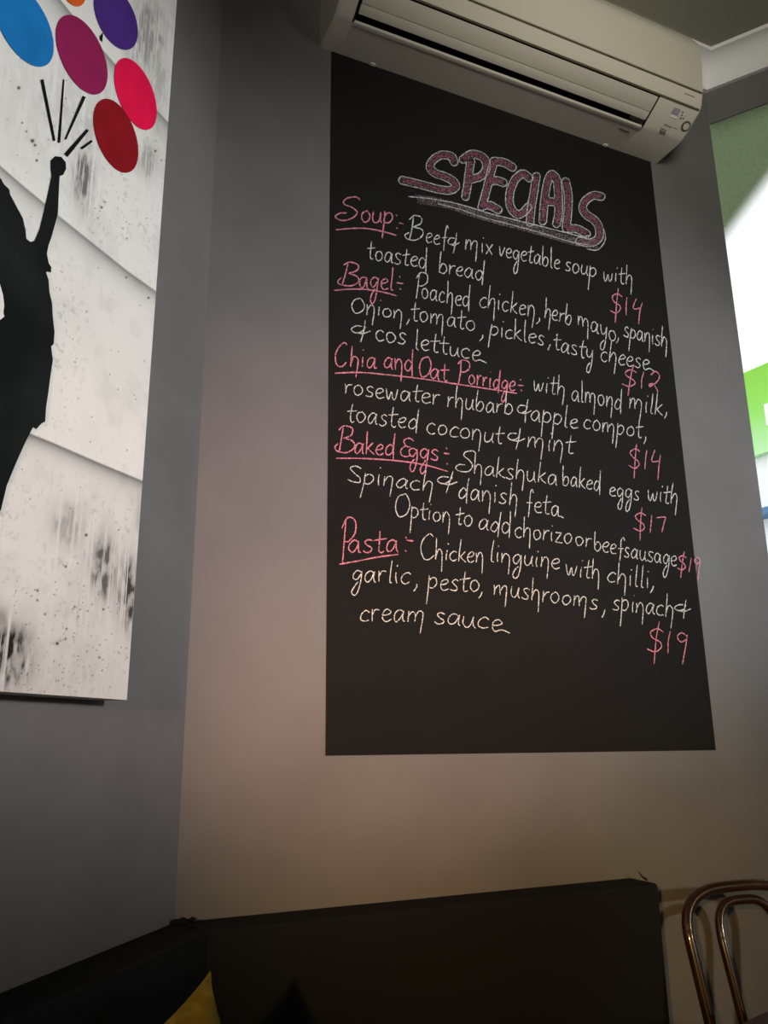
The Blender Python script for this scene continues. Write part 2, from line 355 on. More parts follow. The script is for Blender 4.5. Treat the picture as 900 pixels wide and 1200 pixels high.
# handwriting: single-stroke letters, x-height 1, baseline 0
GL = {
 'a': (1.0, [[(.80,.80),(.50,1.0),(.15,.75),(.05,.30),(.28,.0),(.60,.25),(.80,.85)], [(.82,.95),(.80,.4),(.88,.05),(1.02,.05)]]),
 'b': (0.95, [[(.08,2.1),(.06,1.0),(.08,.05)], [(.08,.35),(.35,.95),(.72,.90),(.85,.45),(.55,.02),(.10,.08)]]),
 'c': (0.85, [[(.80,.85),(.50,1.0),(.12,.70),(.08,.25),(.40,.0),(.82,.15)]]),
 'd': (1.0, [[(.78,.75),(.45,1.0),(.10,.65),(.08,.20),(.38,.0),(.72,.35),(.80,.9)], [(.85,2.05),(.84,1.0),(.84,-.40)]]),
 'e': (0.85, [[(.08,.48),(.50,.55),(.78,.78),(.52,1.0),(.15,.75),(.08,.30),(.38,.0),(.85,.15)]]),
 'f': (0.75, [[(.82,1.75),(.60,2.05),(.42,1.6),(.38,.6),(.36,-.6)], [(.05,.75),(.75,.85)]]),
 'g': (0.95, [[(.78,.80),(.45,1.0),(.10,.70),(.12,.25),(.45,.10),(.78,.70)], [(.82,.95),(.82,.0),(.70,-1.05),(.40,-1.40),(.18,-1.05),(.34,-.50),(.62,-.10)]]),
 'h': (0.95, [[(.10,2.1),(.08,1.0),(.08,.0)], [(.08,.35),(.35,.95),(.65,.95),(.80,.50),(.76,-1.05)]]),
 'i': (0.40, [[(.18,1.0),(.16,.5),(.20,.0)], [(.22,1.55),(.25,1.66)]]),
 'j': (0.5, [[(.3,1.0),(.3,-.7),(.05,-1.0)], [(.3,1.5),(.33,1.6)]]),
 'k': (0.85, [[(.10,2.1),(.08,1.0),(.08,.0)], [(.75,1.05),(.12,.45)], [(.22,.52),(.50,.25),(.90,.0)]]),
 'l': (0.40, [[(.18,2.1),(.15,1.0),(.18,.10),(.40,.0)]]),
 'm': (1.55, [[(.05,1.0),(.08,.5),(.08,.0)], [(.08,.40),(.30,.95),(.55,.95),(.65,.50),(.68,.05)], [(.68,.45),(.92,.98),(1.20,.95),(1.32,.5),(1.30,-1.0)]]),
 'n': (0.95, [[(.05,1.0),(.08,.5),(.08,.0)], [(.08,.40),(.35,.98),(.65,.95),(.80,.45),(.76,-1.05)]]),
 'o': (0.95, [[(.55,1.0),(.15,.80),(.05,.35),(.35,.0),(.75,.20),(.85,.65),(.55,1.0)]]),
 'p': (0.95, [[(.12,1.15),(.08,.0),(.0,-1.45)], [(.10,.70),(.40,1.0),(.75,.90),(.82,.45),(.50,.05),(.12,.12)]]),
 'r': (0.70, [[(.05,1.0),(.10,.5),(.08,.0)], [(.10,.45),(.32,.90),(.68,.98)]]),
 's': (0.80, [[(.72,.90),(.42,1.02),(.15,.80),(.35,.55),(.65,.35),(.62,.08),(.30,.0),(.02,.12)]]),
 't': (0.70, [[(.35,1.75),(.30,.8),(.32,.15),(.50,.0),(.68,.10)], [(-.08,.98),(.85,1.20)]]),
 'u': (0.95, [[(.06,1.0),(.06,.35),(.30,.0),(.65,.25),(.78,1.0)], [(.78,1.0),(.78,.3),(.95,.0)]]),
 'v': (0.80, [[(.0,1.0),(.30,.05),(.72,1.0)]]),
 'w': (1.25, [[(.0,1.0),(.12,.20),(.32,.0),(.58,.75),(.72,.08),(.98,.15),(1.15,1.0)]]),
 'x': (0.85, [[(.02,1.0),(.80,.0)], [(.75,1.05),(.05,-.05)]]),
 'y': (0.95, [[(.06,1.0),(.08,.45),(.32,.20),(.65,.45),(.78,1.0)], [(.78,1.0),(.74,-.2),(.52,-1.25),(.18,-1.25),(.22,-.75),(.55,-.30)]]),
 'z': (0.85, [[(.05,1.0),(.75,.98)], [(.75,.98),(.08,.05)], [(.08,.05),(.85,.02)]]),
 'B': (1.35, [[(.45,2.0),(.42,1.0),(.35,.0)], [(.20,1.75),(.55,2.1),(1.05,1.95),(1.05,1.45),(.55,1.12)], [(.55,1.12),(1.15,.95),(1.25,.45),(.80,.02),(.20,.05),(.0,.35),(.25,.65)]]),
 'S': (1.30, [[(1.20,1.75),(1.0,2.05),(.55,1.85),(.38,1.45),(.80,1.10),(1.10,.65),(.85,.15),(.35,.0),(.02,.25),(.20,.60),(.60,.62)]]),
 'C': (1.15, [[(1.0,1.95),(.70,2.1),(.20,1.60),(.05,.80),(.30,.05),(.75,.0),(1.15,.40)]]),
 'O': (1.20, [[(.70,2.0),(.25,1.70),(.05,.80),(.40,.0),(.95,.35),(1.10,1.25),(.75,2.0),(.45,1.85)]]),
 'P': (1.10, [[(.30,2.0),(.28,1.0),(.22,-.05)], [(.05,1.65),(.40,2.1),(.95,1.95),(1.0,1.35),(.60,1.0),(.30,1.0)]]),
 'E': (1.0, [[(.95,1.80),(.55,2.05),(.20,1.70),(.40,1.15),(.75,1.10)], [(.40,1.15),(.08,.75),(.12,.15),(.55,.0),(.95,.25)]]),
 '&': (1.15, [[(.62,1.15),(.20,1.10),(.02,.75),(.25,.45),(.62,.60),(.80,1.15)], [(.78,1.75),(.72,.6),(.68,-.45)], [(.28,.45),(.70,.42),(1.15,.75)]]),
 ',': (0.4, [[(.22,.55),(.18,.2),(.02,-.15)]]),
 '$': (1.15, [[(1.05,1.55),(.60,1.75),(.15,1.45),(.35,1.0),(.85,.75),(1.0,.35),(.60,.0),(.0,.20)], [(.68,2.30),(.62,1.0),(.60,-.95)]]),
 '1': (0.55, [[(.30,1.65),(.25,.8),(.25,-.1)]]),
 '2': (0.95, [[(.10,1.35),(.40,1.70),(.80,1.45),(.70,.85),(.25,.25),(.10,.45),(.45,.50),(.75,.05),(.85,-.15)]]),
 '4': (1.0, [[(.35,1.65),(.10,.75),(.30,.60),(.85,.75)], [(.90,1.30),(.80,.4),(.76,-.85)]]),
 '7': (0.95, [[(.05,1.45),(.50,1.50),(.90,1.55)], [(.90,1.55),(.70,.8),(.55,-.05)]]),
 '9': (0.95, [[(.85,1.35),(.45,1.60),(.15,1.25),(.40,.85),(.80,1.10)], [(.88,1.45),(.80,.5),(.76,-.95)]]),
}
random.seed(7)
def word(text, x0, y0, x1, y1, xh, strokes):
    """letters of one word between two baseline ends (photo measure), added to strokes"""
    gap = 0.16; tot = sum(GL[c][0] for c in text) + gap * (len(text) - 1)
    W = math.hypot(x1 - x0, y1 - y0); sx = W / tot
    ex, ey = (x1 - x0) / W, (y1 - y0) / W
    ux, uy = -0.02, -1.0
    x = 0.0
    for k_c, c in enumerate(text):
        adv, ss = GL[c]
        jy = random.uniform(-.05, .05); jh = random.uniform(.94, 1.06); sl = random.uniform(.05, .15)
        if k_c == len(text) - 1 and text in ('lettuce', 'sauce', 'feta', 'cheese'):
            ss = ss[:-1] + [ss[-1] + [(1.45, -.02)]]
        for s in ss:
            P = []
            for a, b in s:
                a2 = x + a + sl * b + random.uniform(-.04, .04); b2 = (b * jh + jy + random.uniform(-.04, .04))
                P.append((x0 + ex * a2 * sx + ux * b2 * xh, y0 + ey * a2 * sx + uy * b2 * xh))
            strokes.append(P)
        x += adv + gap
def ribbon(g, pts, wpx, off):
    """flat chalk stroke on the board; pts in photo measure"""
    P3 = [Vector(B(*[v for v in (lambda q: (q[0], off, q[1]))(pxB(x, y))])) for x, y in pts]
    n = len(P3)
    if n < 2: return
    vs = []
    for i in range(n):
        a = P3[max(i - 1, 0)]; b = P3[min(i + 1, n - 1)]; t = (b - a)
        if t.length < 1e-7: t = UB.copy()
        t.normalize(); s = NB.cross(t)
        d = (P3[i] - CAMP).length
        ww = wpx * d / FPX * 0.5 * random.uniform(.70, 1.25) * (0.7 if i in (0, n - 1) else 1.0)
        vs += [P3[i] + s * ww, P3[i] - s * ww]
    g.add(vs, [(2 * i, 2 * i + 1, 2 * i + 3, 2 * i + 2) for i in range(n - 1)])
ORD = [0]
def chalk_part(name, strokes, wpx, m, label, off=None, raw=()):
    g = G(); ORD[0] += 1
    o_ = BT + 0.0004 + 0.00002 * ORD[0] if off is None else off
    for s in strokes: ribbon(g, smooth_line(s, 5), wpx, o_)
    for s in raw: ribbon(g, s, wpx, o_)
    me = bpy.data.meshes.new(name); me.from_pydata([tuple(v - board.location) for v in g.v], [], g.f)
    me.materials.append(m); o = bpy.data.objects.new(name, me); COL.objects.link(o); o.parent = board
    o['label'] = label
    return o
def line(words): 
    st = []
    for t in words: word(*t, st)
    return st
WH, PK = 1.22, 1.55
# ---- title: outlined letters filled with pink chalk
def A1(p): return (450 + p[0] / 3.214, 160 + p[1] / 3.214)
TITLE = [
 [[(262,98),(252,78),(215,72),(182,92),(172,118),(190,140),(225,152),(258,170),(268,192),(245,205),(200,200),(140,184),(68,167)]],
 [[(325,95),(318,140),(312,190),(305,228)], [(296,88),(330,68),(372,82),(384,120),(362,152),(328,162)]],
 [[(412,95),(400,140),(385,200),(370,255),(366,268)], [(412,95),(450,100),(482,118)], [(395,172),(420,168),(448,176)], [(368,262),(398,262),(428,278)]],
 [[(545,158),(520,142),(492,165),(472,215),(474,265),(498,295),(522,288),(540,268)]],
 [[(572,152),(562,215),(552,275),(548,325)]],
 [[(596,320),(602,245),(612,180),(628,145),(648,165),(655,230),(655,290),(648,330)], [(604,245),(652,250)]],
 [[(682,172),(692,225),(690,290),(684,345)], [(684,348),(725,350),(760,368)]],
 [[(816,228),(788,224),(758,242),(746,272),(762,298),(792,318),(808,348),(806,385),(775,402),(735,395)]],
]
def seg_dist(X, Y, P):
    D = np.full(X.shape, 1e9)
    for (ax, ay), (bx, by) in zip(P[:-1], P[1:]):
        dx, dy = bx - ax, by - ay; L2 = dx * dx + dy * dy + 1e-9
        t = np.clip(((X - ax) * dx + (Y - ay) * dy) / L2, 0, 1)
        D = np.minimum(D, np.hypot(X - ax - t * dx, Y - ay - t * dy))
    return D
def contours(F, xs, ys, lev):
    """marching squares, chained to polylines"""
    S = {}; H, Wd = F.shape
    def ip(i, j, i2, j2):
        a, b = F[i, j], F[i2, j2]; t = (lev - a) / (b - a + 1e-12)
        return (xs[j] + (xs[j2] - xs[j]) * t, ys[i] + (ys[i2] - ys[i]) * t)
    segs = []
    for i in range(H - 1):
        for j in range(Wd - 1):
            c = [F[i, j] < lev, F[i, j+1] < lev, F[i+1, j+1] < lev, F[i+1, j] < lev]
            if all(c) or not any(c): continue
            e = []
            if c[0] != c[1]: e.append((('h', i, j), ip(i, j, i, j+1)))
            if c[1] != c[2]: e.append((('v', i, j+1), ip(i, j+1, i+1, j+1)))
            if c[2] != c[3]: e.append((('h', i+1, j), ip(i+1, j, i+1, j+1)))
            if c[3] != c[0]: e.append((('v', i, j), ip(i, j, i+1, j)))
            for k in range(0, len(e) - 1, 2): segs.append((e[k], e[k+1]))
    adj = {}; pos = {}
    for a, b in segs:
        pos[a[0]] = a[1]; pos[b[0]] = b[1]; adj.setdefault(a[0], []).append(b[0]); adj.setdefault(b[0], []).append(a[0])
    out = []; seen = set()
    for k in adj:
        if k in seen: continue
        ch_ = [k]; seen.add(k)
        while True:
            nx = [q for q in adj[ch_[-1]] if q not in seen]
            if not nx: break
            seen.add(nx[0]); ch_.append(nx[0])
        out.append([pos[q] for q in ch_] + [pos[k]])
    return out
fills, outl, innr = [], [], []
for k, letter in enumerate(TITLE):
    cl = [[tuple(p) for p in smooth_line(s, 4)] for s in letter]
    allp = np.array([p for s in cl for p in s])
    xs = np.arange(allp[:, 0].min() - 26, allp[:, 0].max() + 26, 3.0); ys = np.arange(allp[:, 1].min() - 26, allp[:, 1].max() + 26, 3.0)
    X, Y = np.meshgrid(xs, ys); D = np.full(X.shape, 1e9)
    for s in cl: D = np.minimum(D, seg_dist(X, Y, s))
    for c in contours(D, xs, ys, 14.5): outl.append([A1((p[0] + random.uniform(-.8, .8), p[1] + random.uniform(-.8, .8))) for p in c])
    for c in contours(D, xs, ys, 9.5): innr.append([A1((p[0] + random.uniform(-1, 1), p[1] + random.uniform(-1, 1))) for p in c])
    for s in cl:
        for d in (-5, 0, 5):
            pp = []
            for i, p in enumerate(s):
                a = s[max(i-1, 0)]; b = s[min(i+1, len(s)-1)]; L = math.hypot(b[0]-a[0], b[1]-a[1]) + 1e-6
                pp.append(A1((p[0] - (b[1]-a[1]) / L * d, p[1] + (b[0]-a[0]) / L * d)))
            fills.append(pp)
chalk_part('chalk_fill', [], 2.2, M_chp_soft, 'pink chalk filling of the title word SPECIALS', raw=fills)
chalk_part('chalk_outline', [], 1.15, M_chb, 'pale chalk outline of the title word SPECIALS', raw=outl)
chalk_part('chalk_inline', [], 1.3, M_smear, 'broken chalk line inside the outline of the title', raw=innr)
fl = [[(778,372),(745,378),(690,366),(600,343),(500,318),(400,293),(320,268),(250,250),(170,236),(90,228)],
      [(826,350),(832,385),(818,415),(795,430),(760,424)],
      [(770,410),(700,398),(600,368),(480,335),(350,300),(290,278),(200,255)]]
chalk_part('chalk_underline', [[A1(p) for p in s] for s in fl], 1.3, M_chb, 'pale chalk underline swept below the title')
fs_ = []
for d in range(-3, 4):
    fs_.append([A1((x + d * 1.5, y + d * 5)) for x, y in [(800,408),(765,404),(690,390),(600,362),(480,330),(380,304),(300,280),(230,255),(120,238)]])
chalk_part('chalk_smear', fs_, 1.6, M_smear, 'smudged pinkish chalk band below the title')
# ---- dishes
def heading(word_args, under, dots, dash, nm):
    st = line(word_args)
    chalk_part('chalk_heading', st, PK, M_chp, 'pink chalk heading reading ' + nm)
    ex = [under] + [[(x - .6, y - .8), (x + .7, y + .8)] for x, y in dots] + [dash]
    chalk_part('chalk_rule', ex, PK, M_chp, 'pink chalk underline and colon of the heading ' + nm)
def text(words, what): chalk_part('chalk_writing', line(words), WH, M_chw, 'white chalk line reading ' + what)
def price(t, x0, y0, x1, y1, xh): chalk_part('chalk_price', line([(t, x0, y0, x1, y1, xh)]), 1.40, M_chp, 'pink chalk price ' + t, off=BT + 0.0016)
heading([('S', 392, 258, 421, 259, 14), ('oup', 422, 261, 460, 263, 13)], [(393,270),(410,268.5),(429,268.5),(448,272),(464,276.5)], [(464,253),(464.5,268)], [(467,262),(472,263)], 'Soup')
text([('B', 474, 282, 496, 284, 14.5), ('eef', 498, 285, 523, 288, 11), ('&', 523, 291, 537, 293, 12), ('mix', 544, 293, 577, 299, 12)], 'Beef and mix')
text([('vegetable', 584, 301, 655, 316, 11.5), ('soup', 661, 317, 698, 326, 11), ('with', 706, 329, 741, 335, 11)], 'vegetable soup with')
price('$14', 713, 367, 751, 371, 12.5)
text([('toasted', 430, 304, 500, 316, 12), ('bread', 513, 320, 566, 330, 12)], 'toasted bread')
heading([('B', 394, 334, 420, 337, 14), ('agel', 420, 337, 460, 341, 13)], [(391,341),(410,339.5),(429,340),(448,343),(465,347.5)], [(468,325),(468.5,339.5)], [(464,332),(472,333)], 'Bagel')
text([('P', 484, 349, 499, 350, 14), ('oached', 493, 350, 550, 361, 12.5), ('chicken', 561, 360, 626, 372, 12.5), (',', 628, 379, 634, 380, 12), ('herb', 637, 373, 669, 382, 12)], 'Poached chicken, herb')
text([('mayo', 676, 381, 721, 402, 12), (',', 721, 401, 726, 402, 11), ('spanish', 730, 395, 781, 408, 11.5)], 'mayo, spanish')
text([('O', 410, 366, 427, 369, 9.5), ('nion', 428, 369, 471, 375, 11.5), (',', 475, 379, 481, 380, 11), ('tomato', 481, 376, 556, 388, 12), (',', 561, 399, 567, 400, 11)], 'onion, tomato,')
text([('pickles', 573, 393, 637, 405, 11.5), (',', 641, 409, 646, 410, 11), ('tasty', 648, 410, 695, 423, 11.5), ('cheese', 703, 423, 760, 434, 11.5)], 'pickles, tasty cheese')
price('$12', 727, 452, 771, 458, 12)
text([('&', 410, 395, 432, 397, 12.5), ('cos', 439, 399, 475, 405, 13), ('lettuce', 485, 409, 562, 424, 12)], 'and cos lettuce')
heading([('C', 391, 428, 405, 430, 12.5), ('hia', 409, 430, 440, 432, 12.5), ('and', 449, 431, 484, 437, 13), ('O', 489, 441, 504, 443, 12), ('at', 503, 443, 524, 448, 12),
         ('P', 534, 449, 550, 451, 12.5), ('orridge', 548, 451, 603, 459, 11.5)], [(392,438),(420,437),(450,439.5),(490,444),(527,449.5),(570,456),(605,461.5)], [(609,445.5),(610,458)], [(606,452),(612.5,452.5)], 'Chia and Oat Porridge')
text([('with', 624, 458, 661, 465, 11.5), ('almond', 669, 469, 728, 481, 12), ('milk', 736, 479, 775, 488, 12), (',', 777, 489, 782, 490, 11)], 'with almond milk,')
text([('rosewater', 403, 462, 514, 475, 12), ('rhubarb', 523, 477, 600, 487, 12), ('&', 604, 489, 622, 491, 12), ('apple', 621, 493, 676, 503, 12)], 'rosewater rhubarb and apple')
text([('compot', 683, 503, 751, 514, 12), (',', 753, 518, 758, 519, 13)], 'compot,')
price('$14', 735, 548, 773, 552, 13.5)
text([('toasted', 406, 494, 489, 504, 12.5), ('coconut', 499, 508, 588, 521, 12)], 'toasted coconut')
text([('&', 593, 520, 613, 522, 12)], 'and, before mint')
text([('mint', 617, 525, 671, 533, 12.5)], 'mint')
heading([('B', 391, 530, 416, 532, 14.5), ('aked', 414, 532, 462, 535, 13), ('E', 467, 534, 482, 536, 11), ('ggs', 478, 536, 513, 541, 12)], [(393,537.5),(430,538),(470,541),(500,546),(524,553)], [(522.5,526),(523,544)], [(519,531.5),(526,532.5)], 'Baked Eggs')
text([('S', 533, 552, 556, 555, 13.5), ('hakshuka', 554, 556, 652, 569, 12), ('baked', 658, 569, 703, 576, 12), ('eggs', 713, 581, 748, 587, 11), ('with', 758, 586, 793, 592, 11.5)], 'Shakshuka baked eggs with')
price('$17', 741, 622, 779, 625, 11.5)
text([('s', 406, 564, 424, 567, 19), ('pinach', 424, 567, 507, 577, 12), ('&', 510, 572, 533, 574, 12), ('danish', 536, 584, 606, 593, 12.5), ('feta', 615, 598, 655, 606, 12.5)], 'spinach and danish feta')
text([('O', 461, 605, 480, 607, 13), ('ption', 480, 607, 527, 614, 12), ('to', 533, 615, 553, 617, 12), ('add', 560, 620, 598, 627, 12.5)], 'Option to add')
text([('chorizo', 602, 629, 669, 638, 12), ('or', 673, 639, 692, 643, 11), ('beef', 695, 645, 729, 652, 11.5), ('sausage', 730, 653, 792, 664, 11.5)], 'chorizo or beef sausage')
price('$19', 792, 668, 819, 671, 10)
heading([('P', 397, 660, 416, 656, 23), ('asta', 407, 647, 466, 648, 14)], [(397,661.5),(420,657.5),(440,653.5),(466,650)], [(475,630.5),(474.5,646)], [(475.5,633.5),(484,634.5)], 'Pasta')
text([('C', 491, 654, 508, 657, 14.5), ('hicken', 509, 656, 566, 660, 12), ('linguine', 573, 658, 655, 668, 12)], 'Chicken linguine')
text([('with', 662, 674, 702, 680, 12), ('chilli', 710, 682, 760, 690, 12), (',', 761, 693, 766, 694, 13)], 'with chilli,')
text([('garlic', 411, 681, 480, 684, 13), (',', 484, 691, 490, 692, 13), ('pesto', 500, 690, 561, 694, 13), (',', 560, 699, 567, 700, 13)], 'garlic, pesto,')
text([('mushrooms', 577, 697, 699, 714, 12.5), (',', 704, 722, 709, 723, 13), ('spinach', 716, 715, 788, 723, 12.5), ('&', 789, 720, 808, 721, 11)], 'mushrooms, spinach and')
text([('cream', 420, 728, 497, 730, 13.5)], 'cream')
text([('sauce', 508, 730, 587, 740, 13)], 'sauce')
price('$19', 757, 763, 803, 765, 14.5)

# ------------------------------------------------------------------ air conditioner
E0 = EYE
ZL = E0 + 1.2455
uL, uR = pxB(375, 57)[0], pxB(770, 192)[0]
oL = pxB(413, 24, 0.0765)[0]; oR = pxB(750.5, 147, 0.0765)[0]
ac = thing('air_conditioner', 'cream wall mounted split air conditioner above the chalkboard', 'air conditioner', B((uL + uR) / 2, 0, ZL))
FULL = [(0, 1.291), (.079, 1.291), (.090, 1.294), (.143, 1.325), (.150, 1.335), (.156, 1.356), (.166, 1.455), (.165, 1.470), (.158, 1.484), (.142, 1.512), (.105, 1.532), (.05, 1.540), (0, 1.540)]
NOTCH = [(0, 1.291), (.079, 1.291), (.081, 1.2945), (.070, 1.300), (.045, 1.345), (.120, 1.358), (.138, 1.330), (.143, 1.3255), (.150, 1.335), (.156, 1.356), (.166, 1.455), (.165, 1.470), (.158, 1.484), (.142, 1.512), (.105, 1.532), (.05, 1.540), (0, 1.540)]
mz = lambda z: 1.2455 + (z - 1.291) * .972
ab_ = lambda P: [(n * .968, mz(z) + E0) for n, z in P]
g = G(); g.prism(B, ab_(FULL), uL + 0.006, oL); g.prism(B, ab_(NOTCH), oL, oR); g.prism(B, ab_(FULL), oR, uR - 0.006)
# rounded cheeks at both ends
def shrink(P, k): return [(max(0, n * (1 - k)), 1.41 + (z - 1.41) * (1 - k)) for n, z in P]
def cheek(g, a, b):
    P0, P1 = ab_(FULL), ab_(shrink(FULL, .03)); k = len(P0)
    vs = [B(a, n, z) for n, z in P0] + [B(b, n, z) for n, z in P1]
    g.add(vs, [(i, (i + 1) % k, (i + 1) % k + k, i + k) for i in range(k)] + [tuple(range(k, 2 * k))])
cheek(g, uL + 0.006, uL); cheek(g, uR - 0.006, uR)
g.make('casing', M_ac, ac, smooth=True)
# front panel, a separate plate with a seam below it
PAN = [(.1565, 1.3585), (.1665, 1.455), (.1655, 1.470), (.1585, 1.484), (.143, 1.512), (.148, 1.515), (.163, 1.488), (.1705, 1.471), (.1715, 1.455), (.1610, 1.3580)]
fp_ = G().prism(B, ab_(PAN), uL + 0.012, uR - 0.008).make('front_panel', M_ac, ac, bevel=0.0012)
SE = [(.1560, 1.3562), (.1566, 1.3585), (.1590, 1.3583), (.1578, 1.3568)]
G().prism(B, ab_(SE), uL + 0.012, uR - 0.008).make('panel_seam', M_seam, fp_)
SE2 = [(.1425, 1.3235), (.1445, 1.3265), (.1458, 1.3262), (.1440, 1.3230)]
G().prism(B, ab_(SE2), uL + 0.03, uR - 0.008).make('lower_seam', M_seam, ac)
# dark recess and the two-strip louvre
RC = [(.083, 1.302), (.071, 1.301), (.046, 1.344), (.119, 1.356), (.137, 1.331)]
G().prism(B, ab_([(.0815, 1.2962), (.0705, 1.3008), (.0458, 1.3443), (.1195, 1.3570), (.1375, 1.3305), (.136, 1.3300), (.118, 1.355), (.048, 1.343), (.072, 1.302), (.081, 1.298)]), oL + .0005, oR - .0005).make('outlet_recess', M_acdark, ac)
def strip(name, a, b):
    (n0, z0), (n1, z1) = a, b
    d = math.hypot(n1 - n0, z1 - z0); tx, tz = (z0 - z1) / d * .004, (n1 - n0) / d * .004
    pr = [(n0, z0), (n1, z1), (n1 + tx, z1 + tz), (n0 + tx, z0 + tz)]
    return G().prism(B, ab_(pr), oL + .004, oR - .004).make(name, M_ac, ac, bevel=0.0008)
strip('louvre', (.1405, 1.3222), (.1133, 1.3064))
strip('louvre', (.1128, 1.3062), (.0965, 1.2988))
LIP = [(.074, 1.2895), (.0825, 1.2900), (.0850, 1.2935), (.0815, 1.2962), (.074, 1.2925)]
G().prism(B, ab_(LIP), oL, oR).make('outlet_lip', M_ac, ac, bevel=0.0006)
# end lines of the outlet
for uu in (oL, oR):
    G().prism(B, ab_([(.083, 1.2895), (.1435, 1.3235), (.1425, 1.3265), (.082, 1.2945)]), uu - .0017, uu + .0017).make('outlet_end_gap', M_acdark, ac)
# display, receiver button and prints on the right block (on the slanting face)
sl = Vector((.143 - .090, 1.325 - 1.294)); sl.normalize(); so = Vector((sl.y, -sl.x))
def SF(u, t, h):        # t up the slanting face 0..1, h outwards
    n = (.090 + (.143 - .090) * t) * .968; z = mz(1.294 + (1.325 - 1.294) * t)
    return B(u, n + so.x * h, z + so.y * h + E0)
def onface(x, y):
    o = SF(0, 0, 0); nn = NB * so.x + Vector((0, 0, so.y)); P = hit(x, y, o, nn)
    return (P - C0).dot(UB), ((P - C0).dot(NB) - .090 * .968) / ((.143 - .090) * .968)
def plate(name, x, y, du, dt, m, h=.0012, lab=None, par=None):
    u, t = onface(x, y)
    o = G().box(SF, (u - du, t - dt, -.0005), (u + du, t + dt, h)).make(name, m, par or ac)
    if lab: o['label'] = lab
    return o
disp = plate('display', 792, 130.5, .0090, .105, M_disp, .0014, 'violet grey display window')
plate('display_frame', 789.5, 136.5, .0085, .040, M_dispw, .0013, None, disp)
for x, y in ((800, 131.5), (799, 135), (797.5, 138.5), (800.5, 139)): plate('indicator_light', x, y, .0014, .020, M_acdark, .0010, None, disp)
for k in range(5): plate('printed_mark', 779.0 + k * 1.9, 146.2 + k * .75, .0012, .030, M_mark, .0006)
for k in range(2): plate('printed_mark', 790.2 + k * 2.0, 150.2 + k * .7, .0013, .018, M_mark, .0006)
for d in (-2.2, 0, 2.2): plate('printed_mark', 776.8 - d * .25, 153.6 + d, .0080, .013, M_mark, .0007)
bu, bt = onface(803.5, 148)
def disc(name, r, h, m, h0=-.0005, par=None):
    c = 20; vs = []; nv = (NB * so.x + Vector((0, 0, so.y))); e1 = UB; e2 = (NB * sl.x + Vector((0, 0, sl.y)))
    o = SF(bu, bt, 0)
    for hh in (h0, h):
        vs += [o + nv * hh + (e1 * math.cos(2 * math.pi * i / c) + e2 * math.sin(2 * math.pi * i / c)) * r for i in range(c)]
    return obj(name, vs, [(i, (i + 1) % c, (i + 1) % c + c, i + c) for i in range(c)] + [tuple(range(c)), tuple(range(2 * c - 1, c - 1, -1))], m, par or ac)
br_ = disc('button_ring', .0110, .0008, M_seam); br_['label'] = 'dark ring round the sensor button'
disc('sensor_button', .0070, .0030, M_ac, par=br_)
# small maker's plate on the panel's lower rim and clips underneath
u_, z_ = pxB(807.5, 111.5, .1475)
for k in range(4):
    G().box(B, (u_ - .012 + k * .007, .1440, z_ - .0016), (u_ - .0075 + k * .007, .1487, z_ + .0004)).make('printed_mark', M_mark, ac)
for x, y in ((436.5, 76.0), (709.5, 170.0)):
    P = hit(x, y, B(0, 0, ZL), Vector((0, 0, 1))); uu, nn = (P - C0).dot(UB), (P - C0).dot(NB)
    G().box(B, (uu - .005, max(nn, .004) - .003, ZL - .0015), (uu + .005, max(nn, .004) + .003, ZL + .001)).make('clip', M_dispw, ac)
P = hit(731, 152.5, B(0, 0, ZL), Vector((0, 0, 1))); uu, nn = (P - C0).dot(UB), (P - C0).dot(NB)
G().box(B, (uu - .014, nn - .0012, ZL - .0008), (uu + .014, nn + .0012, ZL + .001)).make('finger_slot', M_seam, ac)

# ------------------------------------------------------------------ canvas painting on the left wall
CT = 0.035
vR = -0.1955; vL = -1.10; cz0_, cz1_ = EYE + 0.0445, EYE + 1.36
cv = thing('canvas_painting', 'white spattered canvas with black figure silhouette and coloured ovals on grey wall', 'painting', Lw((vR + vL) / 2, 0, cz0_))
rng = np.random.default_rng(5)
def vnoise(X, Y, sx, sy, seed):
    r = np.random.default_rng(seed); tab = r.random((256, 256))
    x = X * sx; y = Y * sy; xi = np.floor(x).astype(int); yi = np.floor(y).astype(int); fx = x - xi; fy = y - yi
    fx = fx * fx * (3 - 2 * fx); fy = fy * fy * (3 - 2 * fy); t = lambda a, b: tab[(a % 256), (b % 256)]
    return (t(xi, yi) * (1 - fx) + t(xi + 1, yi) * fx) * (1 - fy) + (t(xi, yi + 1) * (1 - fx) + t(xi + 1, yi + 1) * fx) * fy
def fbm(X, Y, s, seed, o=4): return sum(vnoise(X, Y, s * 2 ** k, s * 2 ** k, seed + k) / 2 ** k for k in range(o)) / sum(1 / 2 ** k for k in range(o))
vs_ = np.concatenate([np.linspace(vL, -0.56, 80), np.linspace(-0.56, vR, 330)[1:]])
zs_ = np.concatenate([np.linspace(cz0_, EYE + 1.12, 820), np.linspace(EYE + 1.12, cz1_, 60)[1:]])
V, Z = np.meshgrid(vs_, zs_)
